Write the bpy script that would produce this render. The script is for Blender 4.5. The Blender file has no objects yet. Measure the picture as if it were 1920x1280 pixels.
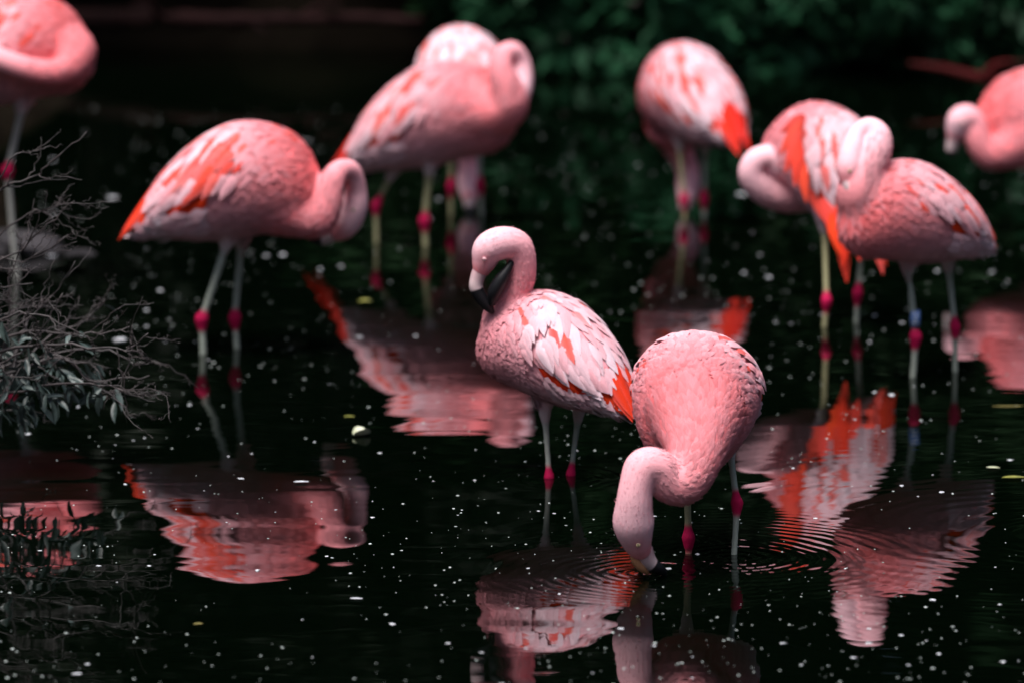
import bpy, bmesh, math, random
import numpy as np
from mathutils import Vector, Matrix, kdtree
random.seed(7); rng = np.random.default_rng(7)
R = math.radians
scene = bpy.context.scene
COL = scene.collection

# ------------------------------------------------------------------ camera
CAM_H, FPX, PITCH = 2.8, 12560.0, math.atan(2140 / 12560.0)
cam_d = bpy.data.cameras.new('camera'); cam = bpy.data.objects.new('camera', cam_d)
COL.objects.link(cam); scene.camera = cam
cam.location = (0, 0, CAM_H); cam.rotation_euler = (math.pi / 2 - PITCH, 0, 0)
cam_d.sensor_width = 36; cam_d.lens = 36 * FPX / 1920
cam_d.clip_start = 0.1; cam_d.clip_end = 3000
cam_d.dof.use_dof = True; cam_d.dof.focus_distance = 14.25; cam_d.dof.aperture_fstop = 2.6
# ------------------------------------------------------------------ world, sun, exposure
SUN_EL, SUN_AZ = R(72), R(215)      # compass azimuth of the sun measured from +Y towards +X
world = bpy.data.worlds.new('World'); scene.world = world; world.use_nodes = True
wn = world.node_tree.nodes; wl = world.node_tree.links
sky = wn.new('ShaderNodeTexSky'); sky.sky_type = 'NISHITA'; sky.sun_disc = False
sky.sun_elevation = SUN_EL; sky.sun_rotation = SUN_AZ
sky.air_density = 1.0; sky.dust_density = 4.0; sky.ozone_density = 1.0
wn['Background'].inputs['Strength'].default_value = 0.068
wl.new(sky.outputs[0], wn['Background'].inputs['Color'])
sd = bpy.data.lights.new('sun', 'SUN'); sd.energy = 2.6; sd.angle = R(35); sd.color = (1.0, 0.97, 0.95)
so = bpy.data.objects.new('sun', sd); COL.objects.link(so)
sdir = Vector((math.sin(SUN_AZ) * math.cos(SUN_EL), math.cos(SUN_AZ) * math.cos(SUN_EL), math.sin(SUN_EL)))
so.rotation_euler = sdir.to_track_quat('Z', 'Y').to_euler(); so.location = (0, 10, 30)
vs = scene.view_settings; vs.view_transform = 'Standard'; vs.look = 'None'
vs.exposure = 1.15; vs.gamma = 1.0; vs.use_curve_mapping = False
scene.cycles.max_bounces = 6; scene.cycles.diffuse_bounces = 3; scene.cycles.glossy_bounces = 3

# ------------------------------------------------------------------ photograph pixel -> place
cp, sp = math.cos(PITCH), math.sin(PITCH)
def ray(px, py):
    a = (px - 960) / FPX; b = -(py - 640) / FPX
    return Vector((a, cp + b * sp, -sp + b * cp))
def on_water(px, py, z=0.0):
    d = ray(px, py); t = (z - CAM_H) / d.z
    return Vector((0, 0, CAM_H)) + d * t
def at(px, py, Y):
    d = ray(px, py); return Vector((0, 0, CAM_H)) + d * (Y / d.y)

# ------------------------------------------------------------------ helpers
def tag(o, label=None, cat=None, group=None, kind=None):
    if label: o['label'] = label
    if cat: o['category'] = cat
    if group: o['group'] = group
    if kind: o['kind'] = kind
    return o
def mesh_obj(name, verts, faces, mat, parent=None, col=None, fuv=None, smooth=True):
    me = bpy.data.meshes.new(name)
    me.from_pydata([tuple(v) for v in verts] if not isinstance(verts, np.ndarray) else verts.tolist(), [], faces)
    if smooth: me.polygons.foreach_set('use_smooth', np.ones(len(me.polygons), dtype=bool))
    if col is not None:
        a = me.color_attributes.new('Col', 'FLOAT_COLOR', 'POINT')
        c = np.ones((len(me.vertices), 4), dtype=np.float32); c[:, :3] = col
        a.data.foreach_set('color', c.ravel())
    if fuv is not None:
        a = me.attributes.new('fuv', 'FLOAT_VECTOR', 'POINT')
        c = np.zeros((len(me.vertices), 3), dtype=np.float32); c[:, :2] = fuv
        a.data.foreach_set('vector', c.ravel())
    me.materials.append(mat)
    o = bpy.data.objects.new(name, me); COL.objects.link(o)
    if parent: o.parent = parent
    return o
def empty(name, loc):
    o = bpy.data.objects.new(name, None); COL.objects.link(o); o.location = loc
    o.empty_display_size = 0.1; return o
def catmull(P, n):
    P = np.asarray(P, float); out = []
    Q = np.vstack([2 * P[0] - P[1], P, 2 * P[-1] - P[-2]])
    for i in range(len(P) - 1):
        p0, p1, p2, p3 = Q[i], Q[i + 1], Q[i + 2], Q[i + 3]
        for k in range(n):
            t = k / n
            out.append(.5 * (2 * p1 + (p2 - p0) * t + (2 * p0 - 5 * p1 + 4 * p2 - p3) * t * t + (3 * p1 - p0 - 3 * p2 + p3) * t ** 3))
    out.append(P[-1]); return np.array(out)
def loft(C, rad, seg=14, cap=True, flat=None):
    """tube along centres C with radii rad; returns verts, faces, per-vertex ring index"""
    C = np.asarray(C, float); n = len(C)
    T = np.gradient(C, axis=0); T /= np.linalg.norm(T, axis=1)[:, None] + 1e-9
    u = np.cross(T[0], [0, 1, 0.13]); u /= np.linalg.norm(u)
    V, ring = [], []
    ang = np.linspace(0, 2 * np.pi, seg, endpoint=False)
    for i in range(n):
        u = u - T[i] * u.dot(T[i]); u /= np.linalg.norm(u); w = np.cross(T[i], u)
        ru = rad[i]; rw = rad[i] * (flat[i] if flat is not None else 1)
        for a in ang: V.append(C[i] + ru * math.cos(a) * u + rw * math.sin(a) * w); ring.append(i)
    F = []
    for i in range(n - 1):
        for k in range(seg):
            a, b = i * seg + k, i * seg + (k + 1) % seg
            F.append((a, b, b + seg, a + seg))
    if cap:
        V.append(C[0] - T[0] * rad[0] * .5); ring.append(0); V.append(C[-1] + T[-1] * rad[-1] * .5); ring.append(n - 1)
        s, e = len(V) - 2, len(V) - 1
        for k in range(seg):
            F.append((s, (k + 1) % seg, k)); F.append((e, (n - 1) * seg + k, (n - 1) * seg + (k + 1) % seg))
    return np.array(V), F, np.array(ring)
class Geo:
    def __init__(s): s.V = []; s.F = []; s.C = []; s.U = []; s.n = 0
    def add(s, V, F, C=None, U=None):
        V = np.asarray(V, float); s.V.append(V)
        s.F += [tuple(i + s.n for i in f) for f in F]; s.n += len(V)
        if C is not None: s.C.append(np.broadcast_to(np.asarray(C, float), (len(V), 3)))
        if U is not None: s.U.append(U)
    def obj(s, name, mat, parent=None, smooth=True):
        return mesh_obj(name, np.vstack(s.V), s.F, mat, parent, np.vstack(s.C) if s.C else None, np.vstack(s.U) if s.U else None, smooth)

# ------------------------------------------------------------------ materials
def new_mat(name):
    m = bpy.data.materials.new(name); m.use_nodes = True
    return m, m.node_tree.nodes, m.node_tree.links, m.node_tree.nodes['Principled BSDF']
def N(nt, typ, **kw):
    n = nt.new(typ)
    for k, v in kw.items(): setattr(n, k, v)
    return n
def math_n(nodes, links, op, a, b=None, c=None, clamp=False):
    n = nodes.new('ShaderNodeMath'); n.operation = op; n.use_clamp = clamp
    for i, v in enumerate((a, b, c)):
        if v is None: continue
        if isinstance(v, (int, float)): n.inputs[i].default_value = v
        else: links.new(v, n.inputs[i])
    return n.outputs[0]

def feather_material():
    m, n, l, b = new_mat('feather')
    ac = N(n, 'ShaderNodeAttribute', attribute_name='Col')
    af = N(n, 'ShaderNodeAttribute', attribute_name='fuv')
    sep = N(n, 'ShaderNodeSeparateXYZ'); l.new(af.outputs['Vector'], sep.inputs[0])
    u, v = sep.outputs[0], sep.outputs[1]
    av = math_n(n, l, 'ABSOLUTE', v)
    # barbs run obliquely from the shaft to the edge
    ph = math_n(n, l, 'SUBTRACT', math_n(n, l, 'MULTIPLY', u, 210.0), math_n(n, l, 'MULTIPLY', av, 60.0))
    tc = N(n, 'ShaderNodeTexCoord')
    no = N(n, 'ShaderNodeTexNoise'); no.inputs['Scale'].default_value = 38; no.inputs['Detail'].default_value = 4
    l.new(tc.outputs['Object'], no.inputs['Vector'])
    ph2 = math_n(n, l, 'ADD', ph, math_n(n, l, 'MULTIPLY', no.outputs[0], 14.0))
    w = math_n(n, l, 'SINE', ph2)
    # colour: streak along barbs and soft patches
    k = math_n(n, l, 'MULTIPLY_ADD', w, 0.035, 0.98)
    k2 = math_n(n, l, 'MULTIPLY', k, math_n(n, l, 'MULTIPLY_ADD', no.outputs[0], 0.3, 0.85))
    mx = N(n, 'ShaderNodeMix', data_type='RGBA', blend_type='MULTIPLY'); mx.inputs[0].default_value = 1
    cmb = N(n, 'ShaderNodeCombineColor')
    for i in range(3): l.new(k2, cmb.inputs[i])
    l.new(ac.outputs['Color'], mx.inputs[6]); l.new(cmb.outputs[0], mx.inputs[7])
    l.new(mx.outputs[2], b.inputs['Base Color'])
    b.inputs['Roughness'].default_value = 0.72
    b.inputs['Specular IOR Level'].default_value = 0.08
    sh = math_n(n, l, 'MULTIPLY', math_n(n, l, 'LESS_THAN', av, 0.06), 1.5)
    bp = N(n, 'ShaderNodeBump'); bp.inputs['Strength'].default_value = 0.5; bp.inputs['Distance'].default_value = 0.0012
    l.new(math_n(n, l, 'ADD', w, math_n(n, l, 'ADD', sh, math_n(n, l, 'MULTIPLY', no.outputs[0], 1.0))), bp.inputs['Height'])
    l.new(bp.outputs[0], b.inputs['Normal'])
    return m
def skin_material():
    m, n, l, b = new_mat('short_plumage')
    ac = N(n, 'ShaderNodeAttribute', attribute_name='Col')
    tc = N(n, 'ShaderNodeTexCoord')
    no = N(n, 'ShaderNodeTexNoise'); no.inputs['Scale'].default_value = 75; no.inputs['Detail'].default_value = 7; no.inputs['Roughness'].default_value = .65
    l.new(tc.outputs['Object'], no.inputs['Vector'])
    n2 = N(n, 'ShaderNodeTexNoise'); n2.inputs['Scale'].default_value = 420; n2.inputs['Detail'].default_value = 3
    l.new(tc.outputs['Object'], n2.inputs['Vector'])
    s = math_n(n, l, 'ADD', no.outputs[0], math_n(n, l, 'MULTIPLY', n2.outputs[0], .6))
    k = math_n(n, l, 'MULTIPLY_ADD', s, 0.32, 0.74)
    mx = N(n, 'ShaderNodeMix', data_type='RGBA', blend_type='MULTIPLY'); mx.inputs[0].default_value = 1
    cmb = N(n, 'ShaderNodeCombineColor')
    for i in range(3): l.new(k, cmb.inputs[i])
    l.new(ac.outputs['Color'], mx.inputs[6]); l.new(cmb.outputs[0], mx.inputs[7])
    l.new(mx.outputs[2], b.inputs['Base Color'])
    b.inputs['Roughness'].default_value = 0.75; b.inputs['Specular IOR Level'].default_value = 0.10
    bp = N(n, 'ShaderNodeBump'); bp.inputs['Strength'].default_value = 0.5; bp.inputs['Distance'].default_value = 0.0011
    l.new(s, bp.inputs['Height']); l.new(bp.outputs[0], b.inputs['Normal'])
    return m
def attr_material(name, rough, spec=.5):
    m, n, l, b = new_mat(name)
    ac = N(n, 'ShaderNodeAttribute', attribute_name='Col'); l.new(ac.outputs['Color'], b.inputs['Base Color'])
    b.inputs['Roughness'].default_value = rough; b.inputs['Specular IOR Level'].default_value = spec
    return m
def noise_material(name, c1, c2, scale, rough, bump=0.0, spec=.5, detail=6, stretch=None):
    m, n, l, b = new_mat(name)
    tc = N(n, 'ShaderNodeTexCoord'); no = N(n, 'ShaderNodeTexNoise')
    no.inputs['Scale'].default_value = scale; no.inputs['Detail'].default_value = detail
    if stretch:
        mp = N(n, 'ShaderNodeMapping'); mp.inputs['Scale'].default_value = stretch
        l.new(tc.outputs['Object'], mp.inputs[0]); l.new(mp.outputs[0], no.inputs['Vector'])
    else: l.new(tc.outputs['Object'], no.inputs['Vector'])
    cr = N(n, 'ShaderNodeValToRGB'); cr.color_ramp.elements[0].position = .3; cr.color_ramp.elements[1].position = .7
    cr.color_ramp.elements[0].color = (*c1, 1); cr.color_ramp.elements[1].color = (*c2, 1)
    l.new(no.outputs[0], cr.inputs[0]); l.new(cr.outputs[0], b.inputs['Base Color'])
    b.inputs['Roughness'].default_value = rough; b.inputs['Specular IOR Level'].default_value = spec
    if bump:
        bp = N(n, 'ShaderNodeBump'); bp.inputs['Strength'].default_value = .8; bp.inputs['Distance'].default_value = bump
        l.new(no.outputs[0], bp.inputs['Height']); l.new(bp.outputs[0], b.inputs['Normal'])
    return m
def leaf_material(name, c1, c2, rough, spec=.4, scale=3.0):
    m, n, l, b = new_mat(name)
    tc = N(n, 'ShaderNodeTexCoord'); no = N(n, 'ShaderNodeTexNoise')
    no.inputs['Scale'].default_value = scale; no.inputs['Detail'].default_value = 5
    l.new(tc.outputs['Object'], no.inputs['Vector'])
    oi = N(n, 'ShaderNodeObjectInfo')
    s = math_n(n, l, 'ADD', math_n(n, l, 'MULTIPLY', no.outputs[0], .75), math_n(n, l, 'MULTIPLY', oi.outputs['Random'], .3))
    cr = N(n, 'ShaderNodeValToRGB'); cr.color_ramp.elements[0].position = .3; cr.color_ramp.elements[1].position = .75
    cr.color_ramp.elements[0].color = (*c1, 1); cr.color_ramp.elements[1].color = (*c2, 1)
    l.new(s, cr.inputs[0]); l.new(cr.outputs[0], b.inputs['Base Color'])
    b.inputs['Roughness'].default_value = rough; b.inputs['Specular IOR Level'].default_value = spec
    return m
def water_material():
    m, n, l, b = new_mat('pond_water')
    b.inputs['Base Color'].default_value = (0.0004, 0.0013, 0.0005, 1)
    b.inputs['Roughness'].default_value = 0.012; b.inputs['IOR'].default_value = 1.333
    geo = N(n, 'ShaderNodeNewGeometry'); P = geo.outputs['Position']
    sep = N(n, 'ShaderNodeSeparateXYZ'); l.new(P, sep.inputs[0]); X, Y = sep.outputs[0], sep.outputs[1]
    def noise(sx, sy, detail, off=0.0, dist=0.0):
        mp = N(n, 'ShaderNodeMapping'); mp.inputs['Scale'].default_value = (sx, sy, 1); mp.inputs['Location'].default_value = (off, off * .7, 0)
        l.new(P, mp.inputs[0]); t = N(n, 'ShaderNodeTexNoise'); t.inputs['Scale'].default_value = 1
        t.inputs['Detail'].default_value = detail; t.inputs['Distortion'].default_value = dist
        l.new(mp.outputs[0], t.inputs['Vector']); return t.outputs[0]
    def mul(a, c): return math_n(n, l, 'MULTIPLY', a, c)
    def add(a, c): return math_n(n, l, 'ADD', a, c)
    calm = math_n(n, l, 'SMOOTH_MIN', 1.0, math_n(n, l, 'MAXIMUM', math_n(n, l, 'MULTIPLY_ADD', noise(.6, .9, 2, 11.3), 3.2, -1.1), .12), .2)
    h = mul(noise(1.1, 2.2, 1, 3.1, .3), 0.0042)
    h = add(h, mul(mul(noise(2.0, 7.0, 1, 5.7, .4), 0.0012), calm))
    h = add(h, mul(mul(noise(5.0, 26.0, 1, 1.7), 0.00006), calm))
    # ripple rings: where the bill and legs break the surface, and a train arriving from the right
    for (px, py, amp, lam, decay, reach) in ((1212, 1074, .00030, .030, .14, 2.0), (1376, 1046, .00022, .036, .19, 2.0), (1291, 1033, .00010, .026, .12, 3.0),
                                       (2010, 1000, .00010, .055, .50, 2.2), (1030, 898, .00004, .03, .08, 3), (1070, 896, .00004, .03, .08, 3)):
        c = on_water(px, py)
        dx = math_n(n, l, 'SUBTRACT', X, c.x); dy = math_n(n, l, 'SUBTRACT', Y, c.y)
        r = math_n(n, l, 'SQRT', add(mul(dx, dx), mul(dy, dy)))
        rr = add(r, mul(noise(3.5, 3.5, 2, px * .01), .10))
        s = math_n(n, l, 'SINE', mul(rr, 2 * math.pi / lam))
        e = math_n(n, l, 'EXPONENT', math_n(n, l, 'MULTIPLY', math_n(n, l, 'POWER', math_n(n, l, 'DIVIDE', r, decay * 1.6), reach), -1.0))
        h = add(h, mul(mul(mul(s, e), math_n(n, l, 'MULTIPLY_ADD', noise(5, 9, 2, px * .013), 2.6, -.45, True)), amp))
    bp = N(n, 'ShaderNodeBump'); bp.inputs['Strength'].default_value = 1.0; bp.inputs['Distance'].default_value = 1.0
    l.new(h, bp.inputs['Height']); l.new(bp.outputs[0], b.inputs['Normal'])
    return m

M = {}
M['feather'] = feather_material(); M['skin'] = skin_material()
M['bill'] = attr_material('bill_horn', .5, .3); M['eye'] = attr_material('eye', .1)
M['water'] = water_material()
M['soil'] = noise_material('shade_dark_soil', (.0025, .0020, .0016), (.009, .007, .005), 3, 1.0, .03, .0)  # dark soil taken near black, the bank's shade put into its colour
M['rock'] = noise_material('grey_rock', (.012, .011, .012), (.05, .045, .05), 9, .85, .02, .2)
M['bark'] = noise_material('wet_log_bark', (.005, .003, .003), (.024, .010, .010), 5, .9, .02, .05, stretch=(.25, 1, 1))
M['red_bark'] = noise_material('red_branch_bark', (.020, .003, .003), (.10, .010, .011), 5, .8, .01, .1)
M['trunk'] = noise_material('dark_trunk_bark', (.01, .008, .006), (.035, .028, .022), 6, .9, .02)
M['twig'] = noise_material('twig_bark', (.008, .006, .006), (.055, .042, .043), 40, .55, .002)
M['shrub_leaf'] = leaf_material('grey_green_leaf', (.022, .036, .032), (.085, .115, .108), .40, .45, 30)
M['far_leaf'] = leaf_material('dark_evergreen_leaf', (.004, .020, .008), (.020, .088, .040), .6, .1, 3.0)
M['black_leaf'] = leaf_material('shaded_yew_leaf', (.004, .007, .004), (.012, .018, .010), .7, .2, 1.6)  # near-black leaf colour stands in for the deep shade of the bank
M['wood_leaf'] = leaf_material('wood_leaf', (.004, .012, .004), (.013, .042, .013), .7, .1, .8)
M['fluff'] = noise_material('white_down', (.30, .31, .34), (.72, .73, .77), 60, .8)
M['speck'] = noise_material('pale_speck', (.035, .055, .045), (.70, .76, .74), 28, .8)
M['yellow_leaf'] = noise_material('yellow_leaf', (.08, .09, .012), (.24, .23, .04), 60, .5)
M['pale_leaf'] = noise_material('pale_leaf', (.25, .28, .12), (.75, .75, .62), 45, .5)
M['straw'] = noise_material('straw', (.10, .085, .02), (.24, .20, .06), 60, .6)
M['band'] = attr_material('leg_band_plastic', .4)

# ------------------------------------------------------------------ ground, water
def hash_noise(x, y):
    return (np.sin(x * 1.7 + 1.3 * np.sin(y * .9)) + np.sin(y * 2.1 + 1.7 * np.sin(x * 1.1)) + .5 * np.sin(x * 5.1 + y * 3.7)) / 2.5
def ground_h(x, y):
    edge_far = 22.45 + .18 * np.sin(x * 1.3) + .1 * np.sin(x * 3.1)
    left = -1.46 - .08 * np.sin(y * 2.3) + .12 * np.maximum(0, 13 - y)
    right = 6.5 + .3 * np.sin(y); near = 5.0
    d = np.maximum.reduce([y - edge_far, left - x, x - right, near - y])
    h = np.where(d < 0, np.maximum(-.36, d * .9), np.minimum(.10 + d * .28, .5 + d * .1))
    h = np.where((d >= 0) & (d < .12), d * .8, h)
    return h + np.where(d > .05, .04 * hash_noise(x * 3, y * 3), 0)
gx = np.concatenate([-np.geomspace(400, 9, 14), np.linspace(-8, 8, 129), np.geomspace(9, 400, 14)])
gy = np.concatenate([-np.geomspace(400, 1, 14), np.linspace(0, 30, 181), np.geomspace(31, 900, 16)])
GX, GY = np.meshgrid(gx, gy); GZ = ground_h(GX, GY); nx = len(gx)
gv = np.stack([GX.ravel(), GY.ravel(), GZ.ravel()], 1)
gf = [(j * nx + i, j * nx + i + 1, (j + 1) * nx + i + 1, (j + 1) * nx + i) for j in range(len(gy) - 1) for i in range(nx - 1)]
tag(mesh_obj('ground', gv, gf, M['soil']), kind='structure')
tag(mesh_obj('water', [(-3.6, 4.2, 0), (7.6, 4.2, 0), (7.6, 23.6, 0), (-3.6, 23.6, 0)], [(0, 1, 2, 3)], M['water']), kind='structure')

# ------------------------------------------------------------------ background vegetation
def leaf_cloud(centres, radii, n, size, droop=.3):
    """n leaf blades spread through clumps; numpy arrays of quads (two triangles folded along the midrib)"""
    w = np.array(radii) ** 2; pick = rng.choice(len(centres), n, p=w / w.sum())
    c = np.array(centres)[pick]; r = np.array(radii)[pick]
    d = rng.normal(size=(n, 3)); d /= np.linalg.norm(d, axis=1)[:, None]
    p = c + d * (r * rng.uniform(.55, 1.05, n))[:, None] * np.array([1, 1, .75])
    a = d + rng.normal(size=(n, 3)) * .6; a[:, 2] -= droop; a /= np.linalg.norm(a, axis=1)[:, None]
    s = np.cross(a, rng.normal(size=(n, 3))); s /= np.linalg.norm(s, axis=1)[:, None] + 1e-9
    L = (size * rng.uniform(.6, 1.3, n))[:, None]; W = L * .23
    up = np.cross(s, a)
    V = np.stack([p, p + a * L * .5 + s * W - up * W * .3, p + a * L, p + a * L * .5 - s * W - up * W * .3], 1).reshape(-1, 3)
    return V
def cloud_obj(name, V, mat, parent):
    n = len(V) // 4; me = bpy.data.meshes.new(name)
    me.vertices.add(len(V)); me.vertices.foreach_set('co', V.astype(np.float32).ravel())
    me.loops.add(len(V)); me.loops.foreach_set('vertex_index', np.arange(len(V), dtype=np.int32))
    me.polygons.add(n); me.polygons.foreach_set('loop_start', np.arange(0, len(V), 4, dtype=np.int32))
    me.polygons.foreach_set('loop_total', np.full(n, 4, dtype=np.int32)); me.update(calc_edges=True)
    me.materials.append(mat); o = bpy.data.objects.new(name, me); COL.objects.link(o); o.parent = parent
    return o
def limb(C, r0, r1, seg=7):
    C = catmull(C, 4); return loft(C, np.linspace(r0, r1, len(C)), seg)
def tree(name, label, cat, loc, height, spread, nclump, nleaf, size, mat, low=.1, trunk_r=.12, group=None, forward=0.0, seed=0):
    lr = np.random.default_rng(seed)
    root = tag(empty(name, loc), label, cat, group)
    cs, rs = [], []
    for k in range(nclump):
        f = lr.uniform(0, 1); z = height * (low + (1 - low) * f)
        rad = spread * (1 - .45 * abs(f - .35)) * math.sqrt(lr.uniform(.1, 1)); a = lr.uniform(0, 2 * math.pi)
        cs.append((rad * math.cos(a), rad * math.sin(a) * .8 - forward * (.4 + .6 * f), z)); rs.append(lr.uniform(.14, .28) * spread)
    g = Geo(); top = (lr.normal() * .1, lr.normal() * .1, height * .85)
    V, F, _ = limb([(0, 0, -.3), (.03, .02, height * .3), (-.04, .03, height * .6), top], trunk_r, trunk_r * .2, 9); g.add(V, F)
    g.obj('trunk', M['trunk'], root)
    for k in lr.choice(nclump, min(9, nclump), replace=False):
        c = np.array(cs[k]); z0 = min(c[2] * .7, height * .7); g = Geo()
        V, F, _ = limb([(0, 0, z0), (c[0] * .5, c[1] * .5, z0 + (c[2] - z0) * .6), c], trunk_r * .35, .012, 6); g.add(V, F)
        g.obj('limb', M['trunk'], root)
    tag(cloud_obj('crown', leaf_cloud(cs, rs, nleaf, size), mat, root), kind='stuff')
    return root
EV = 'broad evergreen shrubs along the far shore'
for i, (x, y, h, sprd, fw) in enumerate(((.22, 22.45, 1.2, .8, .3), (.95, 22.35, 1.4, .85, .4), (1.65, 22.45, 1.3, .8, .35), (2.5, 22.7, 1.5, .9, .2), (3.6, 22.9, 1.6, .9, .2))):
    tree('evergreen_shrub', 'dark green leafy shrub overhanging the water on the far shore', 'shrub', (x, y, .2), h, sprd, 46, 5200, .105, M['wood_leaf'], .0, .06, EV, fw, 20 + i)
TS = 'low shrubs trailing into the water'
for i, (x, y, h) in enumerate(((.14, 22.05, .40), (.50, 21.95, .44), (.88, 22.05, .40), (1.25, 21.9, .46), (1.66, 22.0, .42), (2.1, 22.1, .44))):
    tree('trailing_shrub', 'low green shrub with leafy branches trailing into the far water', 'shrub', (x, y, -.04), h, .42, 26, 1700, .085, M['far_leaf'], .12, .025, TS, .3, 80 + i)
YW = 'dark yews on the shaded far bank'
for i, (x, y, h) in enumerate(((-3.0, 23.0, 3.4), (-2.2, 22.95, 3.2), (-1.4, 23.0, 3.6), (-.6, 23.0, 3.7), (.9, 25.4, 4.2), (2.0, 25.4, 4.1), (3.1, 25.5, 4.0), (4.3, 25.4, 4.2))):  # left crowns pushed forward to shade and cover the bank soil
    tree('yew', 'yew coloured near black for the deep shade behind the far shore', 'tree', (x, y, .5), h, 1.1, 50, 5200, .10, M['black_leaf'], .0, .1, YW, .75 if x < 0 else .1, 40 + i)
TT = 'tall trees behind the far bank'
for i, (x, y, h) in enumerate(((-4.6, 27.3, 9.5), (-1.6, 27.6, 10), (1.4, 27.4, 9.6), (4.6, 27.7, 10), (7.6, 27.2, 9.5), (-7.5, 27, 9.3))):
    tree('broadleaf_tree', 'tall dark broadleaf tree rising behind the shore shrubs', 'tree', (x, y, .5), h, 2.6, 90, 15000, .34, M['wood_leaf'], .05, .22, TT, 1.3, 60 + i)
for i, (x, y, h) in enumerate(((-3.1, 23.9, 7.0), (-1.9, 24.1, 7.4), (-.9, 24.0, 7.2), (-.1, 24.3, 7.6))):  # unseen trees added so their crowns shade the left bank and log
    tree('bank_shade_tree', 'dark tree added out of view to shade the bank behind the fallen log', 'tree', (x, y, .4), h, 1.8, 60, 9000, .26, M['wood_leaf'], .40, .13, 'trees added to shade the bank', 1.3, 90 + i)
proto = [o for o in COL.objects if o.name.startswith('broadleaf_tree')]
kids = {o: [c for c in COL.objects if c.parent == o] for o in proto}
for i in range(26):                                            # unseen trees added round the pond and behind the camera to block low sky
    a = R(118 + 304 * i / 19); x, y = (13.5 * math.cos(a), 9 + 19 * math.sin(a)) if i < 20 else (-9.5 + 3.6 * (i - 20), 30.5)
    src = proto[i % 6]; c = src.copy(); COL.objects.link(c); c.location = (x * 1.05, y, .6); c.rotation_euler.z = i * 2.1
    c['label'] = 'unseen dark broadleaf tree added round the pond to block low sky'; c['group'] = 'unseen trees added round the pond'
    for ch in kids[src]: k = ch.copy(); COL.objects.link(k); k.parent = c
# fallen log along the far water's edge and a bare red branch
g = Geo(); Y = 21.75
P = [at(120, 36, Y + .25), at(300, 34, Y + .1), at(470, 38, Y), at(650, 34, Y), at(790, 40, Y - .05)]
C = catmull(P, 6); V, F, _ = loft(C, np.linspace(.032, .012, len(C)) * (1 + .15 * rng.normal(size=len(C))), 9); V += rng.normal(size=V.shape) * .003
base = Vector(P[2]); base.z = 0; lg = tag(empty('fallen_log', base), 'long fallen log lying along the far water edge', 'log')
g.add(V - np.array(base), F); g.obj('trunk', M['bark'], lg)
for a, b_ in (((300, 34), (250, 8)), ((560, 36), (640, 6)), ((420, 38), (500, 62))):
    p, q = np.array(at(*a, Y + .05)), np.array(at(*b_, Y - .05)); V, F, _ = limb([p, (p + q) / 2 + [.01, 0, .02], q], .015, .006, 6)
    g = Geo(); g.add(V - np.array(base), F); g.obj('limb', M['bark'], lg)
Y = 21.1; P = [at(1705, 120, Y), at(1770, 130, Y), at(1840, 148, Y), at(1900, 160, Y + .1), at(1990, 150, Y + .3)]
C = catmull(P, 6); V, F, _ = loft(C, np.linspace(.008, .028, len(C)), 8)
base = Vector(P[-1]); base.z = 0; rb = tag(empty('fallen_branch', base), 'dark red bare branch sagging over the far water', 'branch')
g = Geo(); g.add(V - np.array(base), F); g.obj('stem', M['red_bark'], rb)
p = np.array(at(1840, 148, Y)); V, F, _ = limb([p, p + [.05, -.02, .05], p + [.14, -.05, .06]], .014, .004, 6)
g = Geo(); g.add(V - np.array(base), F); g.obj('side_shoot', M['red_bark'], rb)

# grey rock by the left shore
def rock(name, label, px, py, w, d, h, mat, seed):
    lr = np.random.default_rng(seed); c = on_water(px, py)
    bm = bmesh.new(); bmesh.ops.create_icosphere(bm, subdivisions=3, radius=1)
    for v in bm.verts:
        s = v.co.copy(); f = 1 + .16 * math.sin(3.1 * s.x + seed) * math.sin(2.7 * s.y + 1) + .1 * math.sin(6 * s.z + 4 * s.x) + .05 * lr.normal()
        v.co = Vector((s.x * w * f, s.y * d * f, max(s.z, -.5) * h * f))
    me = bpy.data.meshes.new(name); bm.to_mesh(me); bm.free(); me.materials.append(mat)
    o = bpy.data.objects.new(name, me); COL.objects.link(o); o.location = (c.x, c.y, h * .15); o.rotation_euler.z = lr.uniform(0, 6)
    return tag(o, label, 'rock')
rock('rock', 'low grey rock at the water edge behind the twiggy bush', 50, 468, .11, .10, .045, M['rock'], 3)
rock('rock', 'flat grey stone awash beside the low rock', 150, 476, .04, .035, .010, M['rock'], 5)

# ------------------------------------------------------------------ flamingos
PALE = np.array((.85, .36, .42)); WHITE = np.array((.88, .69, .77)); SALMON = np.array((.80, .10, .10)); PINK = np.array((.83, .205, .23))
ORANGE = np.array((.86, .060, .014)); RED = np.array((.80, .014, .008)); GREYW = np.array((.69, .44, .50))
KNEE = np.array((.44, .008, .065)); LEG = np.array((.36, .37, .33)); HEADC = np.array((.86, .50, .56)); BLACK = np.array((.006, .006, .008))
XS = np.array([.247, .232, .18, .09, 0, -.09, -.155, -.2, -.238])
ZC = np.array([-.035, -.025, .0, .012, 0, -.03, -.060, -.095, -.130])
HH = np.array([.0, .055, .118, .146, .152, .122, .085, .048, .0])
WW = np.array([.0, .05, .097, .129, .137, .122, .09, .052, .0])
_d = catmull(np.stack([XS, ZC, HH, WW], 1), 8); _d[:, 2:] = np.maximum(_d[:, 2:], 1e-4)
_o = np.argsort(_d[:, 0]); _tx, _tz, _th, _tw = _d[_o].T
def prof(x): return np.interp(x, _tx, _tz), np.interp(x, _tx, _th), np.interp(x, _tx, _tw)
def surf(x, f):
    z, h, w = prof(x); return np.array((x, w * math.sin(f), z + h * math.cos(f)))
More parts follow.
